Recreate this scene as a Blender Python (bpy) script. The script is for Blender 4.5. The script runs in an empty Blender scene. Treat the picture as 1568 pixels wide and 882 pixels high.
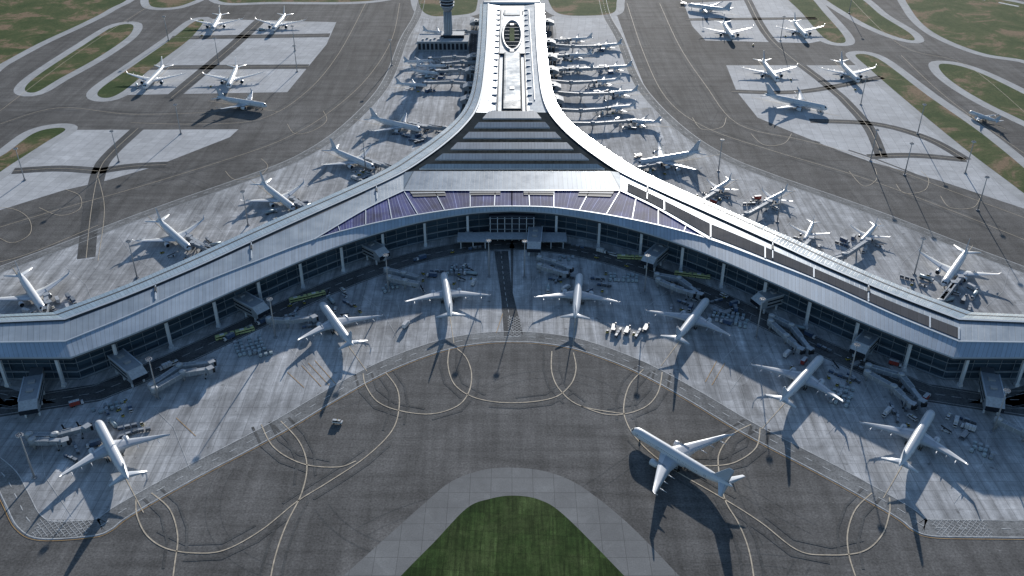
import bpy, math, random
from mathutils import Vector
random.seed(7)
S=bpy.context.scene
# ---------------------------------------------------------------- survey helper: photo ray -> real position at height z
FPX=1447.0; PITCH=math.radians(31.6); H=380.0
cp,sp=math.cos(PITCH),math.sin(PITCH)
def P(u,v,z=0.0):
    a=(u-784)/FPX; b=-(v-441)/FPX
    dz=-sp+b*cp; t=(z-H)/dz
    return Vector((a*t,(cp+b*sp)*t,z))
# ---------------------------------------------------------------- materials
class M:
    def __init__(s,name,rough=.6,metal=0.0,col=None,spec=None):
        s.m=bpy.data.materials.new(name); s.m.use_nodes=True
        s.t=s.m.node_tree; s.b=s.t.nodes['Principled BSDF']
        s.b.inputs['Roughness'].default_value=rough; s.b.inputs['Metallic'].default_value=metal
        if spec is not None: s.b.inputs['Specular IOR Level'].default_value=spec
        if col: s.b.inputs['Base Color'].default_value=(*col,1)
    def n(s,typ,**k):
        x=s.t.nodes.new(typ)
        for a,b in k.items(): setattr(x,a,b)
        return x
    def l(s,a,b): s.t.links.new(a,b)
    def P(s,kind='W'):
        if kind=='W': return s.n('ShaderNodeNewGeometry').outputs['Position']
        if kind=='O': return s.n('ShaderNodeTexCoord').outputs['Object']
        return s.n('ShaderNodeTexCoord').outputs['UV']
    def mapv(s,vec,sc=(1,1,1),rot=0):
        x=s.n('ShaderNodeMapping'); x.inputs['Scale'].default_value=sc; x.inputs['Rotation'].default_value=(0,0,rot); s.l(vec,x.inputs['Vector']); return x.outputs[0]
    def noise(s,vec,scale,detail=4,rough=.6,dist=0):
        x=s.n('ShaderNodeTexNoise'); x.inputs['Scale'].default_value=scale; x.inputs['Detail'].default_value=detail
        x.inputs['Roughness'].default_value=rough; x.inputs['Distortion'].default_value=dist; s.l(vec,x.inputs['Vector']); return x.outputs['Fac']
    def ramp(s,f,st):
        x=s.n('ShaderNodeValToRGB'); e=x.color_ramp.elements
        while len(e)<len(st): e.new(.5)
        for i,(p,c) in enumerate(st):
            e[i].position=p; e[i].color=(*c,1) if hasattr(c,'__len__') else (c,c,c,1)
        s.l(f,x.inputs[0]); return x.outputs[0]
    def mix(s,f,a,b,mode='MIX'):
        x=s.n('ShaderNodeMix',data_type='RGBA',blend_type=mode)
        for sock,val in ((x.inputs[0],f),(x.inputs[6],a),(x.inputs[7],b)):
            if hasattr(val,'links'): s.l(val,sock)
            elif hasattr(val,'__len__'): sock.default_value=(*val,1)
            else: sock.default_value=val
        return x.outputs[2]
    def brick(s,vec,w,h,mort,c1,c2,cm):
        x=s.n('ShaderNodeTexBrick',offset=0.0); x.inputs['Scale'].default_value=1
        x.inputs['Brick Width'].default_value=w; x.inputs['Row Height'].default_value=h
        x.inputs['Mortar Size'].default_value=mort; x.inputs['Mortar Smooth'].default_value=.2
        x.inputs['Color1'].default_value=(*c1,1); x.inputs['Color2'].default_value=(*c2,1); x.inputs['Mortar'].default_value=(*cm,1)
        s.l(vec,x.inputs['Vector']); return x.outputs['Color'],x.outputs['Fac']
    def out(s,col): s.l(col,s.b.inputs['Base Color']); return s.m
    def bump(s,f,st=.3,d=.05):
        x=s.n('ShaderNodeBump'); x.inputs['Strength'].default_value=st; x.inputs['Distance'].default_value=d
        s.l(f,x.inputs['Height']); s.l(x.outputs[0],s.b.inputs['Normal'])
def g(v,t=(1,1,1)): return (v*t[0],v*t[1],v*t[2])

def simple(name,col,rough=.6,metal=0,var=.25,scale=.6,spec=None):
    m=M(name,rough,metal,spec=spec); n=m.noise(m.P('O'),scale,5)
    return m.out(m.ramp(n,[(.3,tuple(c*(1-var) for c in col)),(.7,tuple(min(1,c*(1+var*.5)) for c in col))]))

def asphalt(name,base,t=(1.02,.98,.93)):
    m=M(name,.9,spec=.1); p=m.P()
    big=m.noise(p,.006,6,.65,.4); mid=m.noise(p,.045,6,.7); fine=m.noise(p,.8,3,.7)
    c=m.ramp(big,[(.3,g(base*.76,t)),(.5,g(base,t)),(.7,g(base*1.32,t))])
    c=m.mix(1,c,m.ramp(mid,[(.3,.8),(.7,1.18)]),'MULTIPLY')
    c=m.mix(1,c,m.ramp(fine,[(.25,.55),(.75,1.45)]),'MULTIPLY')
    st=m.noise(m.mapv(p,(.12,.008,1),.35),1,5,.6,.3)
    c=m.mix(.8,c,m.ramp(st,[(.35,.74),(.6,1.1)]),'MULTIPLY')
    st2=m.noise(m.mapv(p,(.01,.14,1),-.5),1,5,.6,.5)
    c=m.mix(.7,c,m.ramp(st2,[(.35,.74),(.6,1.1)]),'MULTIPLY')
    ln,_=m.brick(m.mapv(p,(1,1,1),.12),46,7,.15,g(.95),g(1.06),g(.85)); c=m.mix(.5,c,ln,'MULTIPLY')
    sp_=m.noise(p,.22,6,.75)
    c=m.mix(1,c,m.ramp(sp_,[(.6,1.0),(.68,1.3)]),'MULTIPLY')
    return m.out(c)
def concrete(name,base,t=(1,1,1),cell=7.5,rot=0,stain=1.0,streak=True):
    m=M(name,.85,spec=.12); p=m.P()
    pr=m.mapv(p,(1,1,1),rot)
    c,f=m.brick(pr,cell,cell,.15,g(base*.94,t),g(base*1.05,t),g(base*.6,t))
    big=m.noise(p,.012,6,.65,.6); mid=m.noise(p,.07,6,.72,.8); fine=m.noise(p,1.2,3,.7)
    c=m.mix(stain,c,m.ramp(big,[(.32,.72),(.5,1),(.7,1.22)]),'MULTIPLY')
    c=m.mix(stain,c,m.ramp(mid,[(.32,.74),(.55,1.0),(.7,1.3)]),'MULTIPLY')
    c=m.mix(1,c,m.ramp(fine,[(.25,.85),(.75,1.15)]),'MULTIPLY')
    if streak:
        for r,a in ((.9,.7),(-.8,.7),(.1,.5)):
            s_=m.noise(m.mapv(p,(.16,.012,1),r),1,6,.65,.6)
            c=m.mix(a*stain,c,m.ramp(s_,[(.33,.66),(.5,1.0),(.66,1.28)]),'MULTIPLY')
        oil=m.noise(p,.14,3,.5)
        c=m.mix(1,c,m.ramp(oil,[(.24,.45),(.33,1.0)]),'MULTIPLY')
    return m.out(c)
def grass(name,c1,c2,c3,mow=False):
    m=M(name,.95,spec=.1); p=m.P()
    a=m.noise(p,.02,7,.7,.5); b=m.noise(p,.3,6,.8); f=m.noise(p,2.0,3,.8)
    c=m.ramp(a,[(.40,c1),(.52,c2),(.60,c3)])
    c=m.mix(1,c,m.ramp(b,[(.3,.6),(.7,1.4)]),'MULTIPLY'); c=m.mix(1,c,m.ramp(f,[(.3,.5),(.7,1.5)]),'MULTIPLY')
    if mow:
        k,_=m.brick(m.mapv(p,(1,1,1),.08),9,14,.25,g(.72),g(1.28),g(.7)); c=m.mix(.8,c,k,'MULTIPLY')
        st=m.noise(m.mapv(p,(.5,.03,1),.08),1,5); c=m.mix(1,c,m.ramp(st,[(.35,.65),(.65,1.35)]),'MULTIPLY')
    return m.out(c)
def roofmat(name,col,rough,metal,seam=4.0,spec=.5):
    m=M(name,rough,metal,spec=spec); uv=m.P('U')
    c,f=m.brick(uv,seam,400,.14,tuple(x*.93 for x in col),tuple(min(1,x*1.06) for x in col),tuple(x*.55 for x in col))
    n=m.noise(m.P(),.05,6,.7); c=m.mix(1,c,m.ramp(n,[(.3,.85),(.7,1.1)]),'MULTIPLY')
    n2=m.noise(m.mapv(uv,(.5,.02,1)),1,5); c=m.mix(.6,c,m.ramp(n2,[(.3,.8),(.7,1.12)]),'MULTIPLY')
    rr=m.ramp(n,[(.3,max(.05,rough-.08)),(.7,rough+.1)]); m.l(rr,m.b.inputs['Roughness'])
    m.bump(f,.25,.1); return m.out(c)

ASPH=asphalt('asphalt',.18); ASPH_D=asphalt('road_asphalt',.14,(1,1,.99)); ASPH_R=asphalt('shoulder_asphalt',.28,(1,1,.98)); RUB=asphalt('rubber_marks',.145,(1,.99,.96))
CONC=concrete('apron_concrete',.54,(1,1,1.0)); PAD=concrete('stand_concrete',.66,(1,1,1),10,.1,.55,False)
SHO=concrete('shoulder_concrete',.56,(1,1,.99),12,0,.4,False); ISL=concrete('island_paving',.27,(1,1,.98),12,0,.5,False)
GR=grass('dry_grass',(.06,.10,.03),(.11,.135,.05),(.30,.21,.13)); GRG=grass('mown_grass',(.034,.066,.018),(.048,.082,.024),(.075,.11,.038),True)
YEL=simple('taxi_line_paint',(.78,.66,.50),.7,0,.4,.3,.1); WHT=simple('white_road_paint',(.75,.75,.73),.7,0,.35,.3,.1); ORG=simple('orange_stand_paint',(.65,.40,.16),.7,0,.4,.3,.1)
ROOF=roofmat('roof_metal',(.36,.42,.48),.42,.25); ROOFB=roofmat('roof_edge_metal',(.58,.61,.64),.25,.75,3.0)
ROOFF=roofmat('front_roof_metal',(.48,.57,.66),.5,.1,3.0); FAN=roofmat('fan_roof_metal',(.62,.63,.63),.5,.1,3.0,.3)
SPINE=roofmat('spine_roof_metal',(.66,.68,.68),.25,.5,4.0)
DARKP=roofmat('skylight_reflection_tone',(.10,.105,.12),.8,.0,6.0,0.05)  # skylight panels; dark reflection contrast painted into the base colour
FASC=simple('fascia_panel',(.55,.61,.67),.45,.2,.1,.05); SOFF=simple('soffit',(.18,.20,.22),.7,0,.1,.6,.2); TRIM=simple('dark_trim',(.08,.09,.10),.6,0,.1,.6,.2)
mg=M('curtain_glass',.12,0,spec=.5); cc,_=mg.brick(mg.P('U'),9.0,3.5,.12,(.025,.045,.065),(.06,.095,.13),(.04,.045,.055)); GLASS=mg.out(cc)
GLD=simple('dark_glazing',(.02,.025,.035),.2,0,.3,.1,.5); DECK=simple('dark_deck',(.06,.07,.075),.8,0,.3,.1,.0)
MULL=simple('mullion_metal',(.25,.29,.33),.6,.1,.1,.6,.2); COLM=simple('column_paint',(.7,.73,.76),.5,0,.1)
ms=M('photovoltaic_glass',.6,0,spec=0.05); c1,_=ms.brick(ms.P('U'),3.0,80,.24,(.05,.06,.19),(.085,.10,.28),(.24,.26,.40))
n_=ms.noise(ms.P(),.05,5); c1=ms.mix(1,c1,ms.ramp(n_,[(.35,.6),(.65,1.4)]),'MULTIPLY'); c2,_=ms.brick(ms.P('U'),24,80,.3,g(.8),g(1.25),g(1.8)); SOLAR=ms.out(ms.mix(1,c1,c2,'MULTIPLY'))
WP=simple('aircraft_white_paint',(.80,.82,.84),.28,0,.06,.1); WG=simple('wing_grey_paint',(.58,.61,.65),.32,0,.14,.25)
BLK=simple('dark_window',(.015,.017,.02),.2,0,.2); TYR=simple('tyre_rubber',(.02,.02,.02),.85,0,.2); ENG=simple('engine_metal',(.45,.47,.5),.3,.7,.1)
FINP=simple('tail_paint',(.55,.61,.68),.3,0,.08,.1); PLINE=simple('panel_line',(.30,.32,.35),.5)
BRG=simple('bridge_cladding',(.34,.37,.40),.5,.1,.2); BRW=simple('bridge_roof',(.54,.57,.60),.6,0,.25,.6,.2); STL=simple('galvanised_steel',(.42,.43,.44),.5,.3,.1)
VWH=simple('vehicle_white',(.78,.78,.78),.4); VYL=simple('vehicle_yellow',(.6,.48,.10),.4); VBL=simple('vehicle_blue',(.07,.12,.22),.4); VRD=simple('vehicle_red',(.42,.06,.04),.4)
VGN=simple('bus_lime',(.62,.66,.30),.4); CNT=simple('container_aluminium',(.46,.55,.58),.45,.3,.2); VGR=simple('vehicle_grey',(.14,.15,.17),.5)
TWC=simple('tower_concrete',(.30,.32,.35),.6,0,.15,.1); LAMP=simple('floodlight_glass',(.7,.72,.75),.2)

# ---------------------------------------------------------------- mesh builder
class MB:
    def __init__(s): s.v=[];s.f=[];s.mi=[];s.uv=[];s.sm=[];s.mats=[]
    def mat(s,m):
        if m not in s.mats: s.mats.append(m)
        return s.mats.index(m)
    def face(s,pts,m,uv=None,sm=False):
        b=len(s.v); s.v+= [tuple(p) for p in pts]; s.f.append(list(range(b,b+len(pts)))); s.mi.append(s.mat(m)); s.uv.append(uv); s.sm.append(sm)
    def idx(s,ids,m,sm=False): s.f.append(ids); s.mi.append(s.mat(m)); s.uv.append(None); s.sm.append(sm)
    def box(s,c,sz,m,rz=0,top=None,tx=1,ty=1):
        cx,cy,cz=c; a,b_,h=sz[0]/2,sz[1]/2,sz[2]/2; co,si=math.cos(rz),math.sin(rz); b=len(s.v)
        for zz,fx,fy in ((-h,1,1),(h,tx,ty)):
            for x,y in ((-a,-b_),(a,-b_),(a,b_),(-a,b_)):
                x*=fx;y*=fy; s.v.append((cx+x*co-y*si,cy+x*si+y*co,cz+zz))
        for q in ([0,3,2,1],[0,1,5,4],[1,2,6,5],[2,3,7,6],[3,0,4,7]): s.idx([b+i for i in q],m)
        s.idx([b+i for i in (4,5,6,7)],top or m)
    def beam(s,p1,p2,w,h,m,top=None):
        p1=Vector(p1);p2=Vector(p2); d=p2-p1; q=Vector((d.x,d.y,0))
        n=Vector((-q.y,q.x,0)).normalized()*w/2 if q.length>1e-6 else Vector((w/2,0,0)); u=Vector((0,0,h/2)); b=len(s.v)
        for p in (p1,p2):
            for e in (-n-u,n-u,n+u,-n+u): s.v.append(tuple(p+e))
        s.idx([b,b+1,b+2,b+3],m); s.idx([b+7,b+6,b+5,b+4],m)
        for i in range(4):
            j=(i+1)%4; s.idx([b+i,b+4+i,b+4+j,b+j],(top if (i==2 and top) else m))
    def cyl(s,p1,p2,r1,r2,n,m,cap=True,sm=True):
        p1=Vector(p1);p2=Vector(p2); d=(p2-p1).normalized(); a=d.orthogonal().normalized(); c=d.cross(a); b=len(s.v)
        for p,r in ((p1,r1),(p2,r2)):
            for i in range(n):
                t=2*math.pi*i/n; s.v.append(tuple(p+a*math.cos(t)*r+c*math.sin(t)*r))
        for i in range(n):
            j=(i+1)%n; s.idx([b+i,b+j,b+n+j,b+n+i],m,sm)
        if cap: s.idx([b+i for i in range(n)][::-1],m); s.idx([b+n+i for i in range(n)],m)
    def loft(s,rings,m,cap=True,sm=True,fn=None):
        b=len(s.v); n=len(rings[0])
        for r in rings: s.v+= [tuple(p) for p in r]
        for k in range(len(rings)-1):
            for i in range(n):
                j=(i+1)%n; mm=fn(k,i) if fn else m
                s.idx([b+k*n+i,b+k*n+j,b+(k+1)*n+j,b+(k+1)*n+i],mm or m,sm)
        if cap: s.idx([b+i for i in range(n)][::-1],m); s.idx([b+(len(rings)-1)*n+i for i in range(n)],m)
    def strip(s,c1,c2,m):
        L=0
        for i in range(len(c1)-1):
            a,b,c,d=Vector(c1[i]),Vector(c1[i+1]),Vector(c2[i+1]),Vector(c2[i])
            l=((b-a).length+(c-d).length)/2; w=(d-a).length; w2=(c-b).length
            s.face([a,b,c,d],m,[(L,0),(L+l,0),(L+l,w2),(L,w)]); L+=l
    def ribbon(s,pts,w,z,m):
        l=offset(pts,w/2); r=offset(pts,-w/2)
        for i in range(len(pts)-1):
            s.face([(r[i][0],r[i][1],z),(r[i+1][0],r[i+1][1],z),(l[i+1][0],l[i+1][1],z),(l[i][0],l[i][1],z)],m)
    def dashes(s,pts,w,z,m,on,off):
        for seg in dash(pts,on,off): s.ribbon(seg,w,z,m)
    def poly(s,pts,z,m): s.face([(p[0],p[1],z) for p in pts],m)
    def mesh(s,name,origin=(0,0,0)):
        me=bpy.data.meshes.new(name); o=origin
        me.from_pydata([(v[0]-o[0],v[1]-o[1],v[2]-o[2]) for v in s.v],[],s.f)
        for m in s.mats: me.materials.append(m)
        me.polygons.foreach_set('material_index',s.mi); me.polygons.foreach_set('use_smooth',s.sm)
        if any(s.uv):
            ul=me.uv_layers.new(name='UVMap')
            for pl,uv in zip(me.polygons,s.uv):
                if uv:
                    for li,c in zip(pl.loop_indices,uv): ul.data[li].uv=c
        me.update(); return me
    def make(s,name,parent=None,origin=(0,0,0)):
        o=bpy.data.objects.new(name,s.mesh(name,origin)); S.collection.objects.link(o); o.location=origin
        if parent: o.parent=parent
        return o
def empty(name,loc=(0,0,0)):
    o=bpy.data.objects.new(name,None); S.collection.objects.link(o); o.location=loc; return o
def inst(name,me,loc,rz=0):
    o=bpy.data.objects.new(name,me); S.collection.objects.link(o); o.location=loc; o.rotation_euler=(0,0,rz); return o
def offset(pts,d,closed=False):
    out=[];n=len(pts)
    for i in range(n):
        a=pts[(i-1)%n] if (closed or i>0) else pts[i]; c=pts[(i+1)%n] if (closed or i<n-1) else pts[i]; b=pts[i]
        t1=Vector((b[0]-a[0],b[1]-a[1])); t2=Vector((c[0]-b[0],c[1]-b[1]))
        if t1.length<1e-6:t1=t2
        if t2.length<1e-6:t2=t1
        t1=t1.normalized();t2=t2.normalized(); t=(t1+t2).normalized(); nrm=Vector((-t.y,t.x)); k=max(.5,nrm.dot(Vector((-t1.y,t1.x))))
        out.append(Vector((b[0]+nrm.x*d/k,b[1]+nrm.y*d/k,b[2] if len(b)>2 else 0)))
    return out
def cr(p,sub=8,lin=None,closed=False):
    p=[Vector(x) for x in p]; n=len(p); out=[]
    for i in range(n if closed else n-1):
        p1=p[i];p2=p[(i+1)%n]
        p0=p[(i-1)%n] if (closed or i>0) else p1; p3=p[(i+2)%n] if (closed or i+2<n) else p2
        if lin is not None and i+1==lin: p3=p2
        for k in range(sub):
            t=k/sub
            if lin is not None and i>=lin: out.append(p1.lerp(p2,t)); continue
            out.append(.5*((2*p1)+(p2-p0)*t+(2*p0-5*p1+4*p2-p3)*t*t+(3*p1-p0-3*p2+p3)*t*t*t))
    if not closed: out.append(p[-1].copy())
    return out
def resample(pts,step):
    pts=[Vector(p) for p in pts]; out=[pts[0]]; acc=0; last=pts[0]
    for q in pts[1:]:
        while (q-last).length+acc>=step:
            d=(q-last); last=last+d.normalized()*(step-acc); out.append(last.copy()); acc=0
        acc+=(q-last).length; last=q
    return out
def dash(pts,on,off):
    st=1.0 if on<4 else on/3.0; r=resample(pts,st)
    a=max(1,round(on/st)); b=max(1,round(off/st)); i=0; o=[]
    while i+a<len(r): o.append(r[i:i+a+1]); i+=a+b
    return o
def mir(pts): return [Vector((-p[0],p[1],p[2])) for p in pts]
def G(l,sub=6,closed=False): return cr([P(*q) for q in l],sub,closed=closed)
def GL(l): return [P(*q) for q in l]

# ---------------------------------------------------------------- ground
b=MB(); b.poly([(-30000,-30000),(30000,-30000),(30000,30000),(-30000,30000)],-.08,GR); b.make('ground')
b=MB(); b.poly([(-1500,60),(1500,60),(1500,1800),(-1500,1800)],0,ASPH); b.make('taxiway_asphalt')

# terminal curves (left half, mirrored for right)
X=-450
Apx=[(735,6),(732,60),(727,110),(720,145),(708,170),(688,192),(662,212),(630,234),(592,258),(540,283),(465,316),(372,357),(288,395),(190,437),(80,478),(X,500)]
Bpx=[(748,6),(746,60),(742,110),(737,145),(727,172),(708,196),(684,218),(655,240),(618,264),(560,292),(480,328),(385,371),(300,410),(200,452),(100,490),(X,514)]
Gpx=[(784,316),(720,318),(640,329),(560,345),(480,367),(385,403),(300,437),(200,482),(100,523),(X,531)]
Fpx=[(784,322),(720,326),(640,340),(560,362),(480,391),(385,432),(300,470),(200,512),(108,547),(X,547)]
ZE,ZR=25.,28.
A=cr([P(*q,ZE) for q in Apx],8,14); B=cr([P(*q,ZR) for q in Bpx],8,14)
Gc=cr([P(*q,ZR) for q in Gpx],8,8); F=cr([P(*q,ZE) for q in Fpx],8,8)
C=cr([P(*q,ZR) for q in [(784,292),(720,292),(618,292)]],8)+cr([P(*q,ZR) for q in [(618,292),(560,320),(480,367)]],8)[1:]
Hc=C[16:]+Gc[33:]
Aw=offset(A,4.0); Fw=offset(F,-9.0)

# apron pavements
b=MB()
ap=[(784,524),(740,526),(680,537),(600,567),(520,610),(430,664),(300,733),(200,790),(170,812),(140,822),(60,826),(25,808),(5,770),(-15,735),(-60,700)]
apR=[(784,524),(740,526),(680,537),(600,567),(520,610),(430,664),(300,733),(200,790),(170,812),(140,822),(60,824),(-200,826)]
aL=G(ap); aR=mir(G(apR))
wallL=[Vector((p.x,p.y,0)) for p in offset(F,-14)]; wallR=mir(wallL)
b.poly(aL+[P(-200,690)]+wallL[::-1],.03,CONC); b.poly(aR+wallR[::-1],.03,CONC)
ob=[(640,-5),(632,25),(612,60),(590,115),(562,155),(510,203),(450,240),(380,268),(270,306),(190,335),(60,385),(-80,432),(-300,470)]
obL=G(ob); aw0=[Vector((p.x,p.y,0)) for p in offset(A,8)]
b.poly(obL+aw0[::-1],.03,CONC); b.poly(mir(obL)+mir(aw0)[::-1],.03,CONC)
b.make('apron_pavement')
b=MB()
for L in [[(322,29),(515,34),(500,68),(440,141),(158,146),(200,108),(262,70)],
          [(95,199),(365,198),(352,210),(240,254),(165,276),(95,292),(-20,328),(-60,330),(-60,275),(25,232),(68,204)]]:
    b.poly(GL(L),.03,PAD)
for L in [[(1047,5),(1215,-4),(1272,60),(1240,66),(1080,62),(1060,40)],
          [(1112,100),(1342,100),(1382,138),(1442,192),(1492,235),(1560,300),(1600,330),(1440,277),(1330,247),(1262,222),(1200,197),(1160,180),(1128,140)],
          [(848,25),(945,24),(962,70),(1000,165),(900,165),(862,120)]]:
    b.poly(GL(L),.035 if L[0][0]!=848 else .045,PAD)
b.make('remote_stand_pavement')
# island at bottom
b=MB()
b.poly(G([(430,960),(525,882),(600,815),(645,775),(690,738),(738,720),(785,716),(840,723),(890,745),(960,800),(1040,882),(1110,960)]),.03,ISL); b.make('island_pavement')
b=MB(); b.poly(G([(520,985),(612,884),(665,830),(715,778),(750,764),(785,759),(825,765),(865,790),(958,884),(1060,990)]),.06,GRG); b.make('island_grass_lawn')
# grass islands with shoulders
isl=[[(-60,-10),(60,-14),(190,-6),(165,15),(125,36),(60,66),(0,98),(-60,130)],
 [(38,136),(60,114),(130,68),(175,41),(203,38),(196,56),(150,88),(92,120),(55,141)],
 [(152,138),(205,100),(262,60),(296,34),(312,32),(290,60),(240,98),(188,140),(160,150)],
 [(-60,262),(0,240),(50,205),(84,196),(100,199),(70,218),(20,250),(-60,300)],
 [(1392,-14),(1500,-5),(1600,20),(1640,110),(1568,92),(1500,80),(1430,50),(1396,16)],
 [(1255,-10),(1310,-6),(1350,24),(1392,50),(1398,62),(1360,52),(1310,28)],
 [(1198,-12),(1235,-8),(1262,20),(1292,55),(1290,66),(1262,58),(1228,20)],
 [(1440,98),(1480,104),(1540,130),(1620,175),(1620,205),(1540,172),(1480,140),(1445,114)],
 [(1310,84),(1345,90),(1420,146),(1500,202),(1580,268),(1640,330),(1600,318),(1540,275),(1470,222),(1385,152),(1330,104)],
 [(645,-12),(690,-14),(728,-12),(730,10),(722,20),(690,24),(660,24),(644,12)],
 [(842,-12),(890,-14),(940,-12),(944,5),(938,20),(900,24),(860,22),(844,10)],
 [(232,-8),(270,-12),(312,-8),(280,8),(250,12),(230,8)],
 [(335,-10),(420,-14),(560,-12),(625,-12),(560,2),(420,3),(345,4)]]
b=MB(); c=MB(); e=MB()
for i,L in enumerate(isl):
    pts=G(L,6,True); area=sum(pts[k].x*pts[(k+1)%len(pts)].y-pts[(k+1)%len(pts)].x*pts[k].y for k in range(len(pts)))
    sg=-1 if area>0 else 1
    c.poly(offset(pts,sg*12,True),.05+.002*i,SHO); b.poly(pts,.09,GR)
c.make('shoulder_pavement'); b.make('grass_islands')

# roads
b=MB(); mk=MB()
def road(l,w,z,m=ASPH_D,pts=None):
    p=pts or G(l); b.ribbon(p,w,z,m); mk.ribbon(p,.5,z+.06,YEL)
    return p
for l in [[(400,30),(350,76),(262,150)],[(262,58),(380,56),(505,54)],[(215,104),(300,103),(472,102)]]: road(l,17,.08)
for l in [[(212,196),(170,235),(152,262),(140,320),(132,395)],[(20,262),(90,258),(152,262)],[(152,262),(200,255),(255,252)]]: road(l,14,.09)
for l in [[(1145,0),(1180,60),(1260,125),(1290,150)],[(1050,30),(1250,28)],[(1120,140),(1230,140),(1350,118)],[(1240,185),(1340,190),(1420,212),(1480,245)],[(1480,245),(1400,238),(1330,240)],[(1290,150),(1330,195),(1350,240)]]: road(l,12,.09)
# service road along inner apron boundary
bl=G(ap); br=mir(G(apR))
for q,sg in ((bl,-1),(br,1)):
    mid=offset(q,sg*7); b.ribbon(mid,12,.065,ASPH_R)
    mk.ribbon(offset(q,sg*.8),.6,.14,WHT); mk.ribbon(offset(q,sg*13.2),.5,.14,WHT); mk.dashes(mid,.5,.14,WHT,5,6)
    mk.ribbon(offset(q,-sg*.8),.35,.14,ORG)
# service road by facade
for q in (wallL,wallR):
    sg=1 if q is wallL else -1
    m1=offset(q,sg*26); b.ribbon(m1,20,.07,ASPH_D)
    for d in (17,26,35): mk.dashes(offset(q,sg*d),.4,.15,WHT,6,5) if d==26 else mk.ribbon(offset(q,sg*d),.35,.15,WHT)
for q in (aw0,mir(aw0)):
    sg=-1 if q is aw0 else 1
    b.ribbon(offset(q,sg*16),9,.07,ASPH_D); mk.dashes(offset(q,sg*16),.35,.15,WHT,5,5)
for q in (obL,mir(obL)):
    sg=1 if q is obL else -1
    b.ribbon(offset(q,sg*6),10,.075,ASPH_R); mk.ribbon(offset(q,sg*.8),.5,.15,WHT); mk.dashes(offset(q,sg*6),.4,.15,WHT,5,6); mk.ribbon(offset(q,sg*11.5),.4,.15,WHT)
b.poly(GL([(757,385),(778,384),(783,440),(801,512),(772,517),(767,450)]),.085,ASPH_D)
mk.dashes(G([(767,385),(774,450),(786,514)]),.4,.15,WHT,4,4)
b.make('service_road')
def hatch(cx,cy,w,h,rot=0,st=3.2):
    o=P(cx,cy)
    def seg(x1,y1,x2,y2):
        co,si=math.cos(rot),math.sin(rot)
        mk.ribbon([Vector((o.x+x1*co-y1*si,o.y+x1*si+y1*co,0)),Vector((o.x+x2*co-y2*si,o.y+x2*si+y2*co,0))],.32,.16,WHT)
    n=int((w+h)/st)
    for i in range(n):
        t=-(w+h)/2+i*st
        for s_ in (1,-1):
            pts=[]
            for x in (-w/2,w/2):
                y=t-s_*x
                if abs(y)<=h/2: pts.append((x,y))
            for y in (-h/2,h/2):
                x=(t-y)*s_
                if abs(x)<w/2: pts.append((x,y))
            if len(pts)>=2: seg(*pts[0],*pts[1])
hatch(96,808,30,13); hatch(1472,808,30,13); hatch(788,500,10,26)
# taxi lines
TL=[[(556,572),(560,590),(578,615),(612,629),(660,634),(700,622),(718,600),(722,572),(714,548),(700,534)],
[(688,534),(686,560),(697,590),(730,610),(784,617),(845,610),(873,590),(882,565),(878,540)],
[(845,538),(845,570),(858,598),(890,622),(957,634)],
[(590,570),(608,595),(611,625),(600,660),(560,700),(500,740),(455,768),(400,812),(345,842),(300,847),(255,840),(225,820),(210,790),(208,765)],
[(400,650),(415,680),(440,700),(475,713),(520,715),(545,706)],
[(430,645),(458,676),(470,712),(462,755),(440,800),(425,840),(415,882),(408,940)],
[(232,755),(260,780),(272,820),(268,860),(262,900),(250,950)],
[(1014,570),(1008,600),(990,622),(957,634),(925,634),(890,622)],[(985,566),(965,588),(956,615),(957,640),(975,672),(1020,712),(1110,765),(1165,800),(1220,842),(1265,850),(1320,845),(1350,820),(1362,785),(1362,762)],
[(1150,650),(1122,665),(1103,690),(1100,715),(1110,765),(1130,800),(1146,840),(1155,890),(1160,950)],
[(1164,655),(1158,685),(1130,706),(1100,713),(1060,712),(1030,708)],
[(1335,755),(1310,780),(1298,815),(1300,850),(1312,890),(1325,940)]]
rb=MB()
for k,l in enumerate(TL):
    q=G(l); mk.ribbon(q,.72,.16,YEL)
    for d in (-5.4,5.4): rb.dashes(offset(q,d),1.6,.10+.002*k,RUB,60,18)
TH=[[(612,5),(600,60),(562,120),(500,175),(430,215),(330,250),(200,290),(100,318),(0,348),(-100,380)],
[(560,5),(520,80),(470,140),(400,182),(300,190),(200,188)],[(960,5),(985,80),(1020,150),(1080,195),(1180,230),(1320,272),(1450,320),(1600,380)],
[(1010,5),(1040,70),(1080,130),(1130,190),(1230,215),(1320,240),(1450,290),(1600,345)],
[(0,190),(90,165),(200,175),(330,172)],[(1380,85),(1450,150),(1568,235)],[(230,8),(120,80),(0,170)],[(1300,-4),(1380,70),(1480,100),(1600,200)],
[(0,365),(20,372),(46,358),(44,335),(20,320),(-20,318)],[(60,318),(92,330),(122,320),(122,300),(100,290)],[(345,262),(360,275),(395,270),(410,255),(400,243)],
[(440,190),(452,205),(480,200),(500,185),(495,170)],[(1150,205),(1170,222),(1200,220),(1212,205)],[(1372,282),(1385,296),(1415,292),(1422,275),(1410,262)],[(1440,300),(1455,318),(1490,318),(1502,300)],
[(1060,180),(1075,198),(1105,195),(1112,180)],[(150,270),(160,320),(150,400)],[(-40,410),(40,390),(150,345)],[(1300,262),(1322,285),(1342,275),(1340,258)]]
for k,l in enumerate(TH):
    q=G(l); mk.ribbon(q,.5,.16,YEL)
    if k<8:
        for d in (-5.5,5.5): rb.dashes(offset(q,d),2.4,.055,RUB,90,12)
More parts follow.
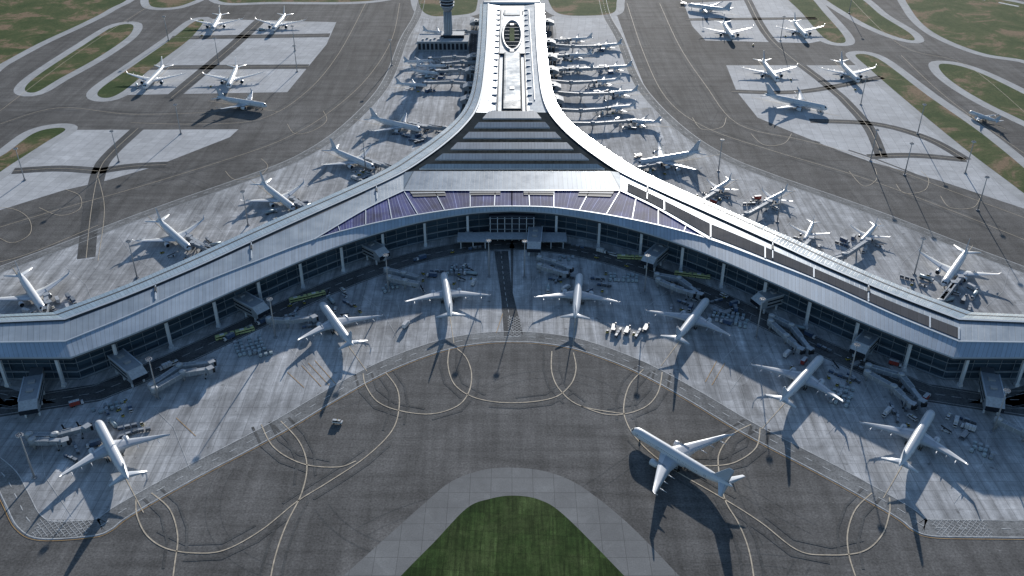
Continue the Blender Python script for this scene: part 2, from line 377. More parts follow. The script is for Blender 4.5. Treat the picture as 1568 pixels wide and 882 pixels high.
for i in range(40):
    if i<20: u,v=random.uniform(180,1400),random.uniform(540,880); 
    else: u,v=random.choice((random.uniform(200,600),random.uniform(980,1350))),random.uniform(20,330)
    o=P(u,v); a0=random.uniform(0,6.28); cv=random.uniform(-.02,.02); ln=random.randint(8,22); q=[]
    x_,y_=o.x,o.y
    for k in range(ln): q.append(Vector((x_,y_,0))); x_+=6*math.cos(a0); y_+=6*math.sin(a0); a0+=cv*6
    for d in (-4,4): rb.ribbon(offset(q,d),random.uniform(.5,1.1),.012+.0004*i,RUB)
rb.make('tyre_tracks')
for l in [[(1480,-6),(1600,18)],[(1500,-14),(1620,8)]]: mk.dashes(G(l),6,.16,WHT,30,18)

# ---------------------------------------------------------------- terminal
T=empty('airport_terminal')
roof=MB(); gl=MB(); fr=MB(); sol=MB(); col=MB()
def low(c,dz): return [Vector((p.x,p.y,p.z-dz)) for p in c]
def atz(c,z): return [Vector((p[0],p[1],z)) for p in c]
def lerpc(a,b_,t): return [p.lerp(q,t) for p,q in zip(a,b_)]
def up(c,dz): return [Vector((p.x,p.y,p.z+dz)) for p in c]
for sgn in (1,-1):
    q=(lambda c:c) if sgn==1 else mir
    a,bb,gg,ff,c_,h=q(A),q(B),q(Gc),q(F),q(C),q(Hc)
    roof.strip(a,bb,ROOFB); roof.strip(bb[64:],h,ROOF); roof.strip(gg,ff,ROOFF)
    sol.strip(up(c_,.02),up(gg[:33],.02),SOLAR)
    e1=q(offset(B,1.0)); e2=q(offset(B,-1.0)) 
    roof.strip(up(e1,1.0),up(e2,1.0),FASC); roof.strip(up(e1,1.0),low(e1,.6),TRIM); roof.strip(up(e2,1.0),low(e2,.6),TRIM)
    roof.strip(up(lerpc(a,bb,.30),.12),up(lerpc(a,bb,.38),.12),TRIM)
    roof.strip(up(lerpc(a,bb,.84),.12),up(lerpc(a,bb,.95),.12),TRIM)
    t1=lerpc(bb[72:112],h[8:48],.05); t2=lerpc(bb[72:112],h[8:48],.12)
    roof.strip(up(t1,.1),up(t2,.1),TRIM)
    if sgn==-1:  # right wing only: panels carry its darker reflection as colour
        for k in range(66,112,7):
            n_k=min(8,113-k); s1=[p.copy() for p in bb[k:k+n_k]];s2=[p.copy() for p in h[k-64:k-64+n_k]]
            roof.strip(up(lerpc(s1,s2,.40),.35),up(lerpc(s1,s2,.88),.35),DARKP)
            m1,m2=s1[-1].lerp(s2[-1],.36)+Vector((0,0,.5)),s1[-1].lerp(s2[-1],.92)+Vector((0,0,.5)); roof.beam(m1,m2,1.0,.6,FASC)
    g1=q(offset(Gc,.6));g2=q(offset(Gc,-.6)); roof.strip(up(g1,.5),up(g2,.5),FASC); roof.strip(up(g1,.5),low(g1,.4),FASC); roof.strip(up(g2,.5),low(g2,.4),FASC)
    for k in (70,88,101):
        p1,p2=bb[k],h[k-64]; roof.beam(p1+Vector((0,0,.5)),p1.lerp(p2,.8)+Vector((0,0,.5)),.7,1.0,FASC); 
        p3=p1.lerp(p2,.3); roof.box((p3.x,p3.y,p3.z+.7),(1.5,6,1.4),TRIM,math.atan2(*(p2-p1).xy)*-1)
    for k in range(0,33,4):
        roof.beam(c_[k]+Vector((0,0,.3)),gg[k]+Vector((0,0,.3)),.7,.4,FASC)
    for k0,k1 in ((3,8),(11,15)):
        s1=c_[k0:k1+1]; s2=lerpc(c_[k0:k1+1],gg[k0:k1+1],.3); sol.strip(up(s1,.5),up(s2,.5),TRIM); sol.strip(up(lerpc(s1,s2,.4),.9),up(lerpc(s1,s2,.55),.9),BRW)
    cu=q([p+Vector((0,0,0)) for p in C]); roof.strip(up(cu,.8),up(q(offset(C,1.4)),.8),FASC); roof.strip(up(cu,.8),low(cu,.3),FASC)
    for ed,w in ((a,q(Aw)),(ff,q(Fw))):
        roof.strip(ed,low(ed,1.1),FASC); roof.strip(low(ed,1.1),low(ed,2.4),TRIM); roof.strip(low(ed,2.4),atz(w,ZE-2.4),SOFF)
        gl.strip(atz(w,0),atz(w,ZE-2.4),GLASS)
    for zz,hh in ((7,.9),(13.5,.4),(19,.4),(.6,1.2)):
        for w0,d in ((Fw,.5),(Aw,-.5)):
            w1=q(offset(w0,d)); w2=q(w0)
            fr.strip(atz(w1,zz),atz(w1,zz+hh),MULL); fr.strip(atz(w1,zz+hh),atz(w2,zz+hh),MULL)
    for w0,d,st in ((Fw,.45,9),(Aw,-.45,12)):
        for p in resample(q(offset(w0,d)),st): fr.box((p.x,p.y,11),(.3,.3,22),MULL)
    cl=resample(offset(F,-2.6),37.0)
    for i,p in enumerate(q(cl)):
        if abs(p.x)<1: continue
        col.box((p.x,p.y,11.3),(1.9,1.9,22.6),COLM); col.box((p.x,p.y,1),(2.8,2.8,2),COLM)
    pd=q(offset(F,-7.5)); 
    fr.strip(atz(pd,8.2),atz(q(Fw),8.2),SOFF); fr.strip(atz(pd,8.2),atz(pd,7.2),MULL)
ew=F[0]
roof.box((0,ew.y+1,11),(38,15,22),GLD)
for x in range(-18,19,6): fr.box((x,ew.y-6.8,11),(.5,.5,22),COLM)
for z in (6,11,16,21): fr.box((0,ew.y-6.9,z),(38,.5,.5),MULL)
fr.box((0,ew.y-12,7.6),(44,12,.6),BRG,0,BRW)
for s_ in (-1,1):
    fr.box((s_*32,ew.y-14,7.2),(26,16,.7),BRG,0,BRW)
    for x in (-10,0,10): fr.box((s_*32+x,ew.y-20,3.4),(.7,.7,6.8),COLM)
# fan centre deck
fanL=B[32:65]
for i in range(len(fanL)-1):
    p,q_=fanL[i],fanL[i+1]; roof.face([(p.x,p.y,27.9),(-p.x,p.y,27.9),(-q_.x,q_.y,27.9),(q_.x,q_.y,27.9)],DECK)
for (v1,h1,v2,h2) in ((170,36,181,45),(187,51,195,58),(202,66,211,75),(218,84,228,94),(235,106,244,118),(251,130,258,142)):
    z1,z2=33.5,31.5
    a1,a2=P(784-h1,v1,z1),P(784+h1,v1,z1); b1,b2=P(784-h2,v2,z2),P(784+h2,v2,z2)
    roof.face([a1,a2,b2,b1],FAN,[(a1.x,0),(a2.x,0),(b2.x,20),(b1.x,20)])
    for m1,m2 in ((a1,a2),(b1,b2),(a1,b1),(a2,b2)):
        roof.face([m1,m2,m2-Vector((0,0,1.3)),m1-Vector((0,0,1.3))],FASC)
    zz=Vector((0,0,-1.31)); roof.face([a1+zz,a2+zz,b2+zz,b1+zz],TRIM)
    for i in range(int(h1/9)*2+1):
        p=a1.lerp(a2,(i+.5)/(int(h1/9)*2+1)); roof.box((p.x,p.y-1,29.8),(.6,.6,3.8),TRIM)
tz=31.; t0=[P(784-150,262,tz),P(784+150,262,tz)]; t1=[P(618,291.5,ZR),P(950,291.5,ZR)]
roof.face([t0[0],t0[1],t1[1],t1[0]],ROOF,[(t0[0].x,0),(t0[1].x,0),(t1[1].x,40),(t1[0].x,40)])
roof.face([t0[0],t0[1],t0[1]-Vector((0,0,3)),t0[0]-Vector((0,0,3))],FASC)
for s_ in (0,1): roof.face([t0[s_],t1[s_],B[64] if s_==0 else mir([B[64]])[0]],ROOF,[(0,0),(1,0),(1,1)])
# pier centre
pl=B[:33]
for i in range(len(pl)-1):
    p,q_=pl[i],pl[i+1]
    for s_ in (1,-1):
        roof.face([(s_*p.x,p.y,27.6),(s_*p.x*.52,p.y,25.5),(s_*q_.x*.52,q_.y,25.5),(s_*q_.x,q_.y,27.6)],ROOF,[(p.y,0),(p.y,10),(q_.y,10),(q_.y,0)])
    roof.face([(p.x*.52,p.y,25.5),(-p.x*.52,p.y,25.5),(-q_.x*.52,q_.y,25.5),(q_.x*.52,q_.y,25.5)],ROOF,[(p.y,0),(p.y,30),(q_.y,30),(q_.y,0)])
y0=P(784,166,29).y; y1=P(784,80,29).y; y2=P(784,22,29).y; yr=P(784,12,29).y
roof.box((0,(y0+y1)/2,27.2),(22,y1-y0,3.6),TRIM,0,SPINE,.8,1)
roof.box((0,(y1+y2)/2,26.6),(32,y2-y1,2.2),TRIM,0,ROOF,.95,1)
roof.box((0,(y2+yr)/2-5,27.2),(22,(yr-y2)*.8,2.2),TRIM,0,SPINE,.95,1)
for yy in [y0+i*(yr-y0)/16 for i in range(17)]:
    for s_ in (1,-1): roof.box((s_*19,yy,26.2),(5,1.2,1.6),FASC)
for s_ in (-1,1):
    roof.beam((s_*15,y0,26.2),(s_*15,yr,26.2),1.2,1.2,TRIM); roof.beam((s_*24,y0+30,27.0),(s_*23,yr,27.0),.8,1.0,FASC)
for yy in (y0+60,y0+190,y0+300): roof.box((0,yy,29.3),(5,8,.7),BRG,0,STL)
oc=P(784,52,29).y; ro=(P(784,30,29).y-P(784,74,29).y)/2
ri=[]
for rr,z in ((1.1,27.6),(1.06,29.4),(.9,29.4),(.86,27.75)):
    ri.append([(math.cos(2*math.pi*i/40)*12*rr,oc+math.sin(2*math.pi*i/40)*ro*(rr if rr>1 else rr+.08),z) for i in range(40)])
roof.loft(ri,BRG,False); roof.face(ri[-1],DECK)
for i in range(7): roof.beam((-9,oc-ro*.75+i*ro*.25,28.3),(9,oc-ro*.75+i*ro*.25,28.3),.8,.5,BRG)
roof.box((0,oc,28.3),(6,ro*.9,1.0),GRG)
e_=A[0]; gl.strip([Vector((e_.x+4,e_.y,0)),Vector((-e_.x-4,e_.y,0))],[Vector((e_.x+4,e_.y,25)),Vector((-e_.x-4,e_.y,25))],GLASS)
roof.box((0,e_.y+5,26),(-2*e_.x*.92,12,3),FASC,0,ROOF,.95,.8)
roof.make('roof',T); gl.make('glass_facade',T); fr.make('facade_frames',T); sol.make('solar_panels',T); col.make('columns',T)

# ---------------------------------------------------------------- airliner
def airliner_mesh(name,L,span,r,eng=2):
    b=MB(); zc=r+2.2; n=24; k=L/66.0; half=span/2
    st=[(0,.03,-.28),(.004,.2,-.26),(.011,.38,-.2),(.02,.54,-.15),(.029,.67,-.1),(.038,.77,-.07),(.055,.89,-.02),(.08,.97,0),(.11,1,0),(.3,1,0),(.5,1,0),(.66,1,0),(.75,.93,.07),(.83,.76,.22),(.9,.54,.4),(.95,.36,.52),(.985,.2,.6),(1,.07,.64)]
    rings=[]
    for t,rr,z in st:
        rings.append([(L/2-t*L,math.cos(2*math.pi*i/n)*rr*r,zc+z*r+math.sin(2*math.pi*i/n)*rr*r) for i in range(n)])
    def fn(kk,i):
        if kk in (3,4) and (i in (2,3,4,5,6,7,8,9)) : return BLK if i not in (5,6) or kk==3 else None
        if 12<=i<=23 and 15<=i<=20: return WG
        return None
    b.loft(rings,WP,True,True,fn)
    rg=[]
    for t,w in ((.33,.1),(.37,.8),(.42,1.1),(.5,1.15),(.56,.9),(.61,.1)):
        rg.append([(L/2-t*L,math.cos(2*math.pi*i/12)*w*r*1.02,zc-.62*r+math.sin(2*math.pi*i/12)*.62*r*w) for i in range(12)])
    b.loft(rg,WG)
    def af(xle,y,z,c,th):
        pr=[(0,0),(.06,.55),(.3,1),(.65,.6),(1,.03),(.65,-.2),(.3,-.55),(.06,-.35)]
        return [(L/2-(xle+u*c),y,z+w*th) for u,w in pr]
    xr=.335*L
    for s_ in (1,-1):
        z0=zc-.55*r
        secs=[(0,xr-.5*k,13.5*k,.8*k),(r*.9,xr,13.0*k,.75*k),(half*.34,xr+(half*.34-r*.9)*.60,8.3*k,.5*k),(half*.65,xr+(half*.65-r*.9)*.60,5.2*k,.32*k),(half*.93,xr+(half*.93-r*.9)*.60,2.6*k,.18*k),(half*.98,xr+(half*.98-r*.9)*.66,1.7*k,.12*k),(half*1.0,xr+(half*1.0-r*.9)*.70,.9*k,.08*k)]
        rs=[]
        for y,x,c_,th in secs:
            dz=(y/half)**1.3*3.2*k + (2.2*k if y>=half*.999 else (.7*k if y>half*.95 else 0))
            rs.append(af(x,s_*y,z0+dz,c_,th))
        b.loft(rs,WP,True,True,lambda kk,i:(WG if i in (2,3,4,5,6) else None))
        for yy in (half*.2,half*.42,half*.6,half*.78):
            x=xr+(yy-r*.9)*.60+ (7.5 if yy<half*.5 else 4.2)*k; dz=(yy/half)**1.3*3.2*k
            b.cyl((L/2-x,s_*yy,z0+dz-.5*k),(L/2-x-4.2*k,s_*yy,z0+dz-.25*k),.42*k,.08*k,8,WG)
        for ey in ([half*.31] if eng==2 else [half*.31,half*.57]):
            ex=xr+(ey-r*.9)*.60-4.6*k; dz=(ey/half)**1.3*3.2*k; ez=z0+dz-2.0*k; R=1.85*k if eng==2 else 1.45*k
            prof=[(.9,.55),(.2,.82),(0,.93),(.25,1.02),(1.5,1.06),(3.4,1.0),(4.8,.82),(5.6,.66)]
            rg=[[(L/2-ex-x*k,s_*ey+math.cos(2*math.pi*i/18)*R*q,ez+math.sin(2*math.pi*i/18)*R*q) for i in range(18)] for x,q in prof]
            b.loft(rg,WP,False,True,lambda kk,i:(BLK if kk==0 else (ENG if kk in (1,2,6) else None)))
            b.face([p for p in rg[0]],BLK); b.face([p for p in rg[-1]],BLK)
            b.cyl((L/2-ex-4.6*k,s_*ey,ez),(L/2-ex-7.4*k,s_*ey,ez),R*.55,R*.12,12,ENG)
            b.loft([af(ex+1.2*k,s_*ey,ez+R*.8,6.0*k,.25*k),af(ex+3.4*k,s_*ey,ez+R*.8+1.2*k,6.5*k,.2*k)],WG)
        hz=zc+.35*r
        b.loft([af(.865*L,0,hz,6.6*k,.4*k),af(.875*L,s_*.8*k,hz,6.2*k,.4*k),af(.875*L+6.9*k,s_*10.6*k,hz+1.1*k,2.1*k,.14*k)],WP,True,True,lambda kk,i:(WG if i in (3,4) else None))
        nw=int(L*.62/1.15)
        for i in range(nw):
            x=L/2-.10*L-i*1.15
            if abs(i-nw*.33)<1 or abs(i-nw*.7)<1: continue
            y=s_*(r*math.cos(math.asin(.28))+.02)
            b.face([(x,y,zc+.2*r),(x+.4,y,zc+.2*r),(x+.4,y*.985,zc+.36*r),(x,y*.985,zc+.36*r)],BLK)
        for t in (.085,.30,.52,.77):
            x=L/2-t*L; rr=r if t<.7 else r*.92; y=s_*(rr+.03)
            for dx in (-.5,.5): b.box((x+dx,y*.985,zc+.15*r+ (0 if t<.7 else .12*r)),(.12,.1,2.0),PLINE)
        gx,gy=L/2-.53*L,s_*max(r*1.25,half*.13)
        b.cyl((gx,gy,zc-.6*r),(gx,gy,.7*k),.28*k,.2*k,8,STL)
        for dx in (-.9*k,.9*k):
            for dy in (-.55*k,.55*k): b.cyl((gx+dx,gy+dy-.22*k,.65*k),(gx+dx,gy+dy+.22*k,.65*k),.65*k,.65*k,12,TYR)
    def fs(x,z,c_,th):
        pr=[(0,0),(.1,.5),(.4,1),(.8,.4),(1,0),(.8,-.4),(.4,-1),(.1,-.5)]
        return [(L/2-(x+u*c_),w*th,z) for u,w in pr]
    b.loft([fs(.775*L,zc+.85*r,13*k,.1*k),fs(.83*L,zc+1.15*r,8.8*k,.42*k),fs(.83*L+7.2*k,zc+1.15*r+8.2*k,3.6*k,.2*k),fs(.83*L+8.0*k,zc+1.15*r+8.8*k,2.6*k,.1*k)],FINP)
    nx=L/2-.095*L; b.cyl((nx,0,zc-.7*r),(nx,0,.5*k),.18*k,.15*k,8,STL)
    for dy in (-.3*k,.3*k): b.cyl((nx,dy-.13*k,.5*k),(nx,dy+.13*k,.5*k),.5*k,.5*k,12,TYR)
    return b.mesh(name)
AM={'w':(airliner_mesh('airliner_wide',66,63.5,3.0),66,3.0),'j':(airliner_mesh('airliner_long',73,74,3.3),73,3.3),'n':(airliner_mesh('airliner_narrow',38,35,1.95),38,1.95),
    'q':(airliner_mesh('airliner_quad',70,76,3.5,4),70,3.5)}
planes=[]
def plane(kind,nose,tail,inner=False,br=True):
    me,L,r=AM[kind]; a=P(*nose,5.);b_=P(*tail,5.5); d=a-b_; rz=math.atan2(d.y,d.x); c=(a+b_)/2
    o=inst('airliner',me,(c.x,c.y,.17),rz); planes.append((o,L,r,rz,inner,br)); return o
plane('w',(147,641),(200,742),True); plane('w',(493,466),(540,530),True); plane('w',(679,415),(691,492),True); plane('w',(888,416),(880,495),True)
plane('w',(1086,455),(1030,528),True); plane('w',(1260,545),(1192,620),True); plane('w',(1430,625),(1373,722),True)
plane('j',(966,657),(1122,750),True,False)
for k,n_,t_ in [('w',(70,480),(26,415)),('w',(297,387),(236,332)),('w',(448,318),(402,282)),('w',(580,260),(500,226)),('w',(650,200),(562,180)),
 ('n',(655,130),(605,127)),('n',(672,112),(628,106)),('n',(664,92),(618,94)),('n',(690,50),(645,46)),('n',(680,100),(640,100)),
 ('q',(986,250),(1062,236)),('n',(1085,296),(1122,272)),('n',(1168,310),(1206,290)),('n',(1232,368),(1246,338)),('n',(1318,370),(1343,342)),('w',(1438,446),(1486,376)),
 ('n',(912,70),(952,66)),('n',(925,103),(966,100)),('n',(908,124),(947,121)),('n',(932,142),(975,138)),('n',(928,165),(970,161)),('n',(962,184),(1008,186)),
 ('n',(866,84),(904,82)),('n',(868,105),(905,103)),('n',(868,60),(905,57))]: plane(k,n_,t_)
for k,n_,t_ in [('j',(322,51),(341,18)),('j',(415,50),(440,20)),('j',(222,133),(250,104)),('j',(350,133),(363,103)),('w',(414,163),(327,149)),
 ('w',(1055,8),(1118,16)),('j',(1125,62),(1105,32)),('j',(1238,60),(1212,30)),('j',(1192,125),(1166,92)),('j',(1315,125),(1285,94)),('j',(1262,166),(1175,147)),('n',(1490,172),(1525,184))]: plane(k,n_,t_,False,False)

# ---------------------------------------------------------------- jet bridges
def jet_bridge(pts,z=5.6,w=3.2):
    b=MB(); o=pts[0]
    for i in range(len(pts)-1):
        p,q=Vector((pts[i][0],pts[i][1],z)),Vector((pts[i+1][0],pts[i+1][1],z))
        d=(q-p)
        if d.length<2: continue
        u=d.normalized()
        if i==len(pts)-2 and d.length>14:
            m_=p.lerp(q,.52); b.beam(p,m_,w+.4,3.3,BRG,BRG); b.beam(m_,q,w-.3,2.8,BRG,BRW)
            nn=Vector((-u.y,u.x,0))
            for k in (-1,1): b.beam(p+nn*k*(w/2+.1)+Vector((0,0,1.75)),m_+nn*k*(w/2+.1)+Vector((0,0,1.75)),.35,.3,BRW)
            for t in range(int((m_-p).length/4)): c=p+u*t*4; b.beam(c,c+u*.3,w+.7,3.6,BRW)
            s=p.lerp(q,.78)
            for k in (-1,1):
                c=s+nn*k*2.2; b.cyl((c.x,c.y,.2),(c.x,c.y,6.5),.3,.3,8,STL)
                b.cyl(Vector((c.x,c.y,.6))-nn*.3,Vector((c.x,c.y,.6))+nn*.3,.6,.6,12,TYR)
            b.beam(s+Vector((0,0,-2.2))-nn*2.4,s+Vector((0,0,-2.2))+nn*2.4,.7,.6,STL)
            b.box((q.x,q.y,z),(4.4,4.4,3.6),BRG,math.atan2(u.y,u.x)+.5,BRW); qq=q+u*2.4; b.box((qq.x,qq.y,z),(1.4,3.6,3.1),BLK,math.atan2(u.y,u.x))
            st=s-u*3+nn*3; b.beam((st.x,st.y,.3),(st.x-u.x*6,st.y-u.y*6,4.6),1.1,.4,STL)
        else:
            nn=Vector((-u.y,u.x,0)); b.beam(p,q,w+.2,3.2,BRG,BRG)
            for k in (-1,1): b.beam(p+nn*k*(w/2)+Vector((0,0,1.7)),q+nn*k*(w/2)+Vector((0,0,1.7)),.35,.3,BRW)
            for t in range(int(d.length/5)): c=p+u*t*5; b.beam(c,c+u*.3,w+.5,3.5,BRW)
        b.cyl((p.x,p.y,z-1.9),(p.x,p.y,z+2.1),2.5,2.5,16,BRG); b.cyl((p.x,p.y,z+2.1),(p.x,p.y,z+2.6),2.6,1.2,16,BRW); b.cyl((p.x,p.y,.1),(p.x,p.y,z-1.9),.8,.8,10,STL)
    b.make('jet_bridge',None,(o[0],o[1],0))
def gate_node(c,face,wd=11,ln=30,h=8):
    b=MB(); w=min(face,key=lambda p:(p.x-c.x)**2+(p.y-c.y)**2); d=Vector((c.x-w.x,c.y-w.y,0)); u=d.normalized(); n=Vector((-u.y,u.x,0)); rz=math.atan2(u.y,u.x)
    e=Vector((c.x,c.y,0))+u*ln*.25; s=e-u*ln
    z0=5.0
    pr=[(0,z0),(ln,z0),(ln+2,z0+1.2),(ln+2,z0+h*.55),(ln-4,z0+h),(0,z0+h)]
    L_=[s+u*x-n*wd/2+Vector((0,0,z)) for x,z in pr]; R_=[s+u*x+n*wd/2+Vector((0,0,z)) for x,z in pr]
    k=len(pr)
    b.face(L_,BRG); b.face(R_[::-1],BRG)
    for i in range(k):
        j=(i+1)%k; b.face([L_[i],R_[i],R_[j],L_[j]],[SOFF,BRG,GLD,BRW,BRG,BRG][i])
    for sd in (-1,1):
        b.beam(s+n*sd*(wd/2)+Vector((0,0,z0+h)),s+u*(ln-4)+n*sd*(wd/2)+Vector((0,0,z0+h)),.7,.8,FASC)
        for zz in (z0+2.2,z0+h*.65): b.beam(s+u*2+n*sd*(wd/2+.06)+Vector((0,0,zz)),s+u*(ln-5)+n*sd*(wd/2+.06)+Vector((0,0,zz)),.1,1.3,GLD)
        for x in (4,ln*.5,ln-4):
            p=s+u*x+n*sd*(wd/2-1.5); b.box((p.x,p.y,z0/2),(1.1,1.1,z0),COLM,rz)
    for x in (.25,.55): 
        p=s+u*ln*x; b.box((p.x,p.y,z0+h+.5),(3.0,4.0,1.2),STL,rz)
    if (s-w).dot(u)>1:
        b.beam(Vector((w.x,w.y,8)),s+Vector((0,0,8)),8,5.5,BRG,SOFF)
        for x in (.35,.7):
            p=Vector((w.x,w.y,0)).lerp(s,x); b.box((p.x,p.y,2.6),(1,5,5.2),COLM,rz)
    b.make('gate_lounge',None,(c.x,c.y,0)); return e
fwl,fwr=atz(Fw,0),mir(atz(Fw,0))
nodes=[((52,632),'L',[[(45,668),(84,668),(134,655)],[(50,676),(100,676)]]),((208,585),'L',[[(232,592),(275,562),(324,556)],[(236,598),(280,572),(322,566)]]),((394,487),'L',[[(412,490),(440,492),(481,487)]]),
 ((578,400),'L',[[(592,414),(618,420),(640,426)],[(596,426),(620,432),(642,436)]]),((818,388),'R',[[(826,396),(848,402),(872,412)],[(826,408),(866,420)]]),((998,410),'R',[[(1006,422),(1040,428),(1072,452)],[(1008,430),(1030,440),(1060,450)]]),
 ((1170,474),'R',[[(1182,486),(1212,500),(1240,536)],[(1180,494),(1204,516),(1226,536)]]),((1318,546),'R',[[(1330,562),(1380,576),(1412,616)],[(1328,572),(1368,594),(1396,620)]]),((1515,628),'R',[[(1528,645),(1570,665),(1620,690)]])]
for c,sd,arms in nodes:
    gate_node(P(*c),fwl if sd=='L' else fwr)
    for a_ in arms: jet_bridge([P(*q,5.6) for q in a_])
awl,awr=atz(Aw,0),mir(atz(Aw,0))
for o,L,r,rz,inner,br in planes:
    if inner or not br: continue
    f=Vector((math.cos(rz),math.sin(rz),0)); n=Vector((-f.y,f.x,0)); c=Vector(o.location); c.z=0
    door=c+f*(L*.5-.1*L)+n*(r+2.5)
    wl=awl if c.x<0 else awr
    nz=c+f*L*.5; w=min(wl,key=lambda p:(p-nz).length)
    if (w-nz).length>130: continue
    piv=w.lerp(nz+n*14,.55)
    if L>50: gate_node(w.lerp(nz,.35)+n*10,wl,8,16,6)
    jet_bridge([w,piv,door])
    if L>50: jet_bridge([piv+f*4,door-f*12+n*2.0])
for v in (30,62,84,104,124,146):     # low pier-side lounges
    for sd in (-1,1):
        if sd==-1 and 40<v<80: continue
        q=min(awl,key=lambda p:abs(p.y-P(784,v,12).y)); gate_node(Vector((sd*(-q.x+12),q.y,0)),awr if sd==1 else awl,13,16,6)

# ---------------------------------------------------------------- control tower
t0=P(687,70); tw=empty('control_tower',(t0.x,t0.y,0))
b=MB(); x,y=t0.x,t0.y
for z1,z2,r1,r2,m in [(0,45,6.0,4.6,TWC),(45,52,4.6,8.5,TWC),(52,53,9,9,FASC),(53,56,8,8,GLD),(56,57,9.6,9.6,FASC),(57,60,8.6,8.6,GLD),(60,61,10.2,10.2,FASC),(61,64,9,9,GLD),(64,65,10.6,10.6,FASC),(65,70,7,7.5,TWC),(70,71,10,11.5,FASC),(71,76,10.2,12,GLD),(76,78,12.4,11,FASC),(78,81,3,2.6,TWC)]:
    b.cyl((x,y,z1),(x,y,z2),r1,r2,28,m)
for i in range(14):
    t=2*math.pi*i/14; b.cyl((x+math.cos(t)*5.6,y+math.sin(t)*5.6,1),(x+math.cos(t)*4.9,y+math.sin(t)*4.9,45),.35,.35,6,FASC); b.cyl((x+math.cos(t)*10.2,y+math.sin(t)*10.2,71),(x+math.cos(t)*12.1,y+math.sin(t)*12.1,76),.2,.2,6,FASC)
b.cyl((x,y,81),(x,y,92),.3,.1,8,STL); b.make('tower_shaft_and_cab',tw,(x,y,0)); 
for c_ in tw.children: c_.location=(0,0,0)
b=MB(); b.box((x-6,y-6,6),(66,34,12),BRG,0,PAD); b.box((x+6,y+2,14),(30,18,4),GLD,0,BRW)
for i in range(12): b.box((x-36+i*5.4,y-23.1,6),(3.4,.3,8),GLD)
for dx,dy,w_,d_ in ((-6,-22.8,66,.4),(-6,10.8,66,.4),(-38.8,-6,.4,33),(26.8,-6,.4,33)): b.box((x+dx,y+dy,12.3),(w_,d_,.9),FASC)
for i in range(6): b.box((x-32+i*5,y-14+(i%2)*6,12.9),(2.6,3,1.6),STL)
b.make('tower_base_building',None,(x,y,0))

# ---------------------------------------------------------------- light masts
def mast():
    b=MB(); b.cyl((0,0,0),(0,0,33),.6,.28,10,STL); b.cyl((0,0,0),(0,0,.8),1.5,1.5,12,TWC); b.cyl((0,0,31.8),(0,0,32.3),1.5,1.5,14,STL); b.cyl((0,0,33),(0,0,34.5),.1,.05,6,STL)
    for i in range(8):
        t=2*math.pi*i/8; b.box((math.cos(t)*1.7,math.sin(t)*1.7,32.1),(.6,.9,.7),LAMP,t); b.box((math.cos(t)*1.5,math.sin(t)*1.5,32.55),(.4,.7,.3),VGR,t)
    return b.mesh('floodlight_mast')
MM=mast()
for q in [(53,732),(243,612),(422,517),(595,447),(749,424),(803,425),(987,448),(1158,517),(1298,590),(1520,662),(38,276),(182,248),(277,205),(335,98),(455,110),(1333,246),(1385,268),(1497,322),(1478,265),(1100,262),(258,62),(452,78),(1195,62),(1318,160),(1405,205),(210,425),(380,345),(560,262),(1190,340),(1400,420),(1300,20),(930,175),(1075,10),(600,100)]:
    inst('floodlight_mast',MM,P(*q))

# ---------------------------------------------------------------- vehicles
def wheels(b,xs,w,r): 
    for x in xs:
        for s_ in (-1,1): b.cyl((x,s_*w-.15,r),(x,s_*w+.15,r),r,r,10,TYR)
def v_tractor():
    b=MB(); b.box((0,0,.8),(3.2,1.7,.7),VYL); b.box((-.4,0,1.6),(1.3,1.5,.9),BLK,0,VWH,.85,.9); b.box((1.2,0,1.2),(.8,1.4,.25),VGR); wheels(b,(-1,1),.75,.42); return b.mesh('baggage_tractor')
def v_cart():
    b=MB()
    for i in range(3):
        x=-i*4.0; b.box((x,0,.6),(3.2,1.7,.25),VGR); b.box((x,0,1.5),(2.9,1.5,1.4),[VBL,VGR,VGR][i]); b.box((x,0,2.3),(3.2,1.7,.12),[BRG,BRW,BRG][i]); b.beam((x+1.6,0,.5),(x+2.4,0,.5),.15,.15,STL); wheels(b,(x-1,x+1),.7,.3)
    return b.mesh('baggage_cart_train')
def v_truck(bm,nm):
    b=MB(); b.box((0,0,.8),(8.6,2.2,.4),VGR); b.box((3.5,0,1.8),(1.8,2.3,1.8),VWH,0,None,.8,.95); b.box((3.95,0,2.1),(1.2,2.1,.8),BLK); b.box((-1.0,0,2.5),(6.2,2.5,3.0),bm,0,VWH if bm is not VBL else BRG); 
    for i in range(4): b.box((-3.4+i*1.6,0,2.5),(.1,2.56,3.05),VGR)
    wheels(b,(-2.8,-1.7,3),.95,.5); return b.mesh(nm)
def v_tank():
    b=MB(); b.box((0,0,.9),(11,2.3,.4),VGR); b.box((4.7,0,1.9),(1.9,2.4,2.0),VWH,0,None,.8,.95); b.box((5.2,0,2.2),(1.1,2.2,.8),BLK); b.cyl((-5.2,0,2.3),(3.4,0,2.3),1.25,1.25,16,CNT); wheels(b,(-4,-2.8,4.4),1.0,.52); return b.mesh('fuel_tanker')
def v_bus():
    b=MB(); b.box((0,0,1.5),(13.5,2.9,2.2),VGN); b.box((0,0,2.1),(13.0,2.96,.9),BLK); b.box((6.6,0,1.9),(.35,2.6,1.5),BLK); b.box((0,0,2.9),(13.4,2.8,.6),VGN,0,VGN,.97,.9); b.box((-2,0,3.35),(3,1.8,.35),VWH); b.box((3,0,3.3),(2,1.6,.25),VGR); wheels(b,(-4.3,4.3),1.3,.5); return b.mesh('apron_bus')
